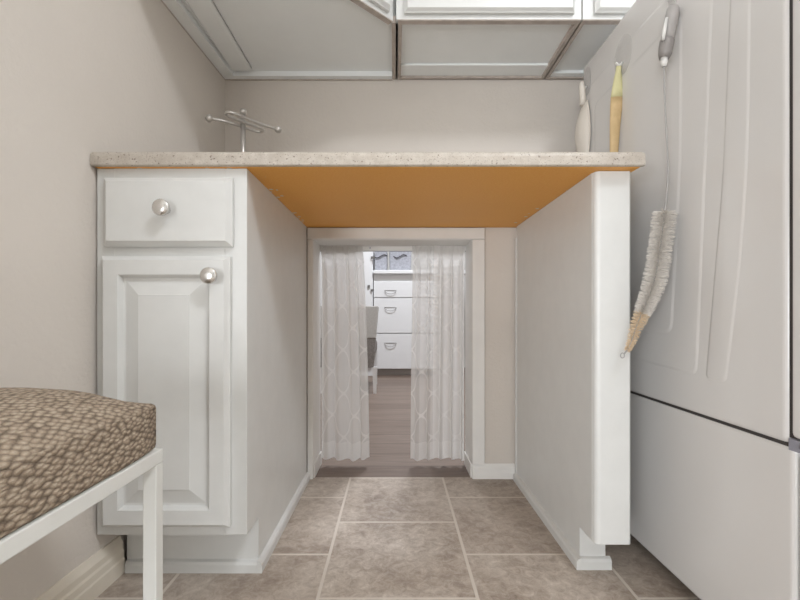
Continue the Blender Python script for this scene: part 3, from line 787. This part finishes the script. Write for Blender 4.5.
def fbin(pa, pb, label):
    a, c = fx(pa) * 4.2 / YF, fx(pb) * 4.2 / YF
    o = thing('storage_bin', label, 'bin', ((a + c) / 2, 4.33, WZ), 'grey bins on the far worktop')
    q = bmesh.new(); rings = []
    for (z, k, ins) in ((0, 0.95, 0), (0.19, 1.0, 0), (0.19, 0.96, 0), (0.01, 0.90, 0)):
        w = (c - a) / 2 * k; dpt = 0.13 * k; cx = (a + c) / 2
        rings.append([q.verts.new((cx + x * w, 4.33 + y * dpt, WZ + z)) for x, y in rounded([(-1, -1), (1, -1), (1, 1), (-1, 1)], 0.15, 4)])
    n = len(rings[0])
    for A, B in zip(rings, rings[1:]):
        for j in range(n): q.faces.new([A[j], A[(j + 1) % n], B[(j + 1) % n], B[j]])
    q.faces.new(rings[0][::-1]); q.faces.new(rings[-1])
    mb = MB(); mb.merge(q); mb.build('body', M['bin'], o)
    cx = (a + c) / 2; zh = WZ + 0.135
    b = MB(); b.tube(smooth([(cx - 0.065, 4.202, zh + 0.004), (cx - 0.035, 4.192, zh - 0.012), (cx, 4.188, zh + 0.002), (cx + 0.03, 4.19, zh + 0.018), (cx + 0.062, 4.202, zh + 0.006)]), 0.0045, 8)
    b.build('rope_handle', M['rope'], o)
    return o
fbin(374.4, 387.2, 'grey fabric bin with rope handle, left of two on the far worktop')
fbin(389.2, 411.5, 'grey fabric bin with rope handle, right of two on the far worktop')
# tall white cupboard left of the drawers
tx1 = ux0 - 0.006; tx0 = tx1 - 0.55
tc = thing('tall_cupboard', 'tall white cupboard left of the drawer cabinet in the room beyond', 'cupboard', ((tx0 + tx1) / 2, 4.4, 0))
b = MB(); b.box(tx0, tx1, YF + 0.0, 4.74, 0.0, 1.95); b.build('body', M['draww'], tc)
b = MB(); b.box(tx0 + 0.005, tx1 - 0.008, YF - 0.022, YF - 0.001, 0.08, 1.94, 0.003); td = b.build('door', M['draww'], tc)
for px, py, w in ((373, 258, .035), (369, 286.5, .022), (372, 290.5, .022)):
    b = MB(); x, z = fx(px), fz(py); b.box(x - w / 2, x + w / 2, YF - 0.040, YF - 0.0222, z - .011, z + .011, 0.003); b.build('latch', M['gasket'], td)

# upholstered chair
YC = 3.2
def cxp(px): return (px - 395) / F * YC
def czp(py): return H + (313 - py) / F * YC
x1, x0 = cxp(378.5), cxp(378.5) - 0.46
ch = thing('upholstered_chair', 'grey upholstered chair with white legs in the room beyond, half behind the curtain', 'chair', ((x0 + x1) / 2, YC + 0.2, 0))
zt, zm, zb_ = czp(306), czp(338), czp(372)
slope = (cxp(378.5) - cxp(372.0)) / (zt - czp(385))
def xr(z): return x1 - (zt - z) * slope
def xl(z): return x0 + (zt - z) * slope
b = MB(); b.prism([(xl(zm), zm), (xr(zm), zm), (x1, zt - 0.004), (x1 - 0.006, zt), (x0 + 0.006, zt), (x0, zt - 0.004)], YC, YC + 0.07, 'y', 0.004); b.build('backrest', M['chairl'], ch)['label'] = 'light grey upper back'
b = MB(); b.prism([(xl(zb_), 0.19), (xr(0.19), 0.19), (xr(zm), zm - 0.001), (xl(zm), zm - 0.001)], YC + 0.002, YC + 0.068, 'y', 0.004); b.build('lower_back', M['chaird'], ch)['label'] = 'darker grey lower back'
b = MB(); b.box(xl(0.3), xr(0.3), YC + 0.07, YC + 0.48, 0.27, 0.36, 0.02, 3); b.build('seat', M['chaird'], ch)
for (px_, y_) in ((xr(0.15) + 0.012, YC + 0.03), (xl(0.15), YC + 0.03), (xr(0.15), YC + 0.44), (xl(0.15), YC + 0.44)):
    b = MB(); q = bmesh.new()
    ztop_ = 0.215 if y_ < YC + 0.2 else 0.275
    if y_ < YC + 0.2: ztop_ = 0.19
    A = [q.verts.new((px_ + sx_ * 0.017, y_ + sy_ * 0.017, ztop_)) for sx_, sy_ in ((-1, -1), (1, -1), (1, 1), (-1, 1))]
    B = [q.verts.new((px_ + sx_ * 0.011, y_ + sy_ * 0.011, 0)) for sx_, sy_ in ((-1, -1), (1, -1), (1, 1), (-1, 1))]
    for j in range(4): q.faces.new([A[j], A[(j + 1) % 4], B[(j + 1) % 4], B[j]])
    q.faces.new(A[::-1]); q.faces.new(B); b.merge(q); b.build('leg', M['draww'], ch)

# ------------------------------------------------------------------ light
def lamp(name, loc, size, watts, col=(1, 1, 1)):
    l = bpy.data.lights.new(name, 'AREA'); l.shape = 'DISK'; l.size = size; l.energy = watts; l.color = col
    o = bpy.data.objects.new(name, l); C.objects.link(o); o.location = loc; return o
def fixture(x, y, r, label):
    t = thing('ceiling_light', label, 'ceiling light', (x, y, 2.44))
    b = MB(); b.lathe([(r, 0), (r, 0.012), (r * 0.96, 0.02), (0, 0.02)], (x, y, 2.4399), (0, 0, -1), 40); b.build('housing', M['lampw'], t)
fixture(0.88, -0.38, 0.16, 'round flush ceiling light above the laundry nook')
lamp('nook_lamp', (0.88, -0.38, 2.415), 0.55, 20, (0.94, 0.985, 1.05))
fixture(0.25, 2.95, 0.25, 'round flush ceiling light in the room beyond')
lamp('far_lamp', (0.25, 2.95, 2.415), 0.45, 35, (0.94, 0.98, 1.05))
o = lamp('rear_fill_light', ((WX0 + WX1) / 2, -2.95, (WZ0 + WZ1) / 2), 1, 70, (0.945, 0.985, 1.03))  # unseen area light behind the camera, added as low fill
o.data.shape = 'RECTANGLE'; o.data.size = WX1 - WX0; o.data.size_y = WZ1 - WZ0; o.rotation_euler = (math.radians(90), 0, math.radians(-14))
w = bpy.data.worlds.new('World'); S.world = w; w.use_nodes = True
bg = w.node_tree.nodes['Background']; bg.inputs['Color'].default_value = (0.93, 0.97, 1.0, 1); bg.inputs['Strength'].default_value = 0.8

# ------------------------------------------------------------------ camera
cd = bpy.data.cameras.new('Camera'); co = bpy.data.objects.new('Camera', cd); C.objects.link(co)
co.location = (0, 0, H); co.rotation_euler = (math.radians(90), 0, 0)
cd.sensor_width = 36; cd.lens = F / 800 * 36; cd.shift_x = 5 / 800; cd.shift_y = 13 / 800; cd.clip_start = 0.02
S.camera = co
S.view_settings.view_transform = 'Standard'; S.view_settings.look = 'None'
S.view_settings.gamma = 1; S.view_settings.use_curve_mapping = False; S.view_settings.exposure = 0.52
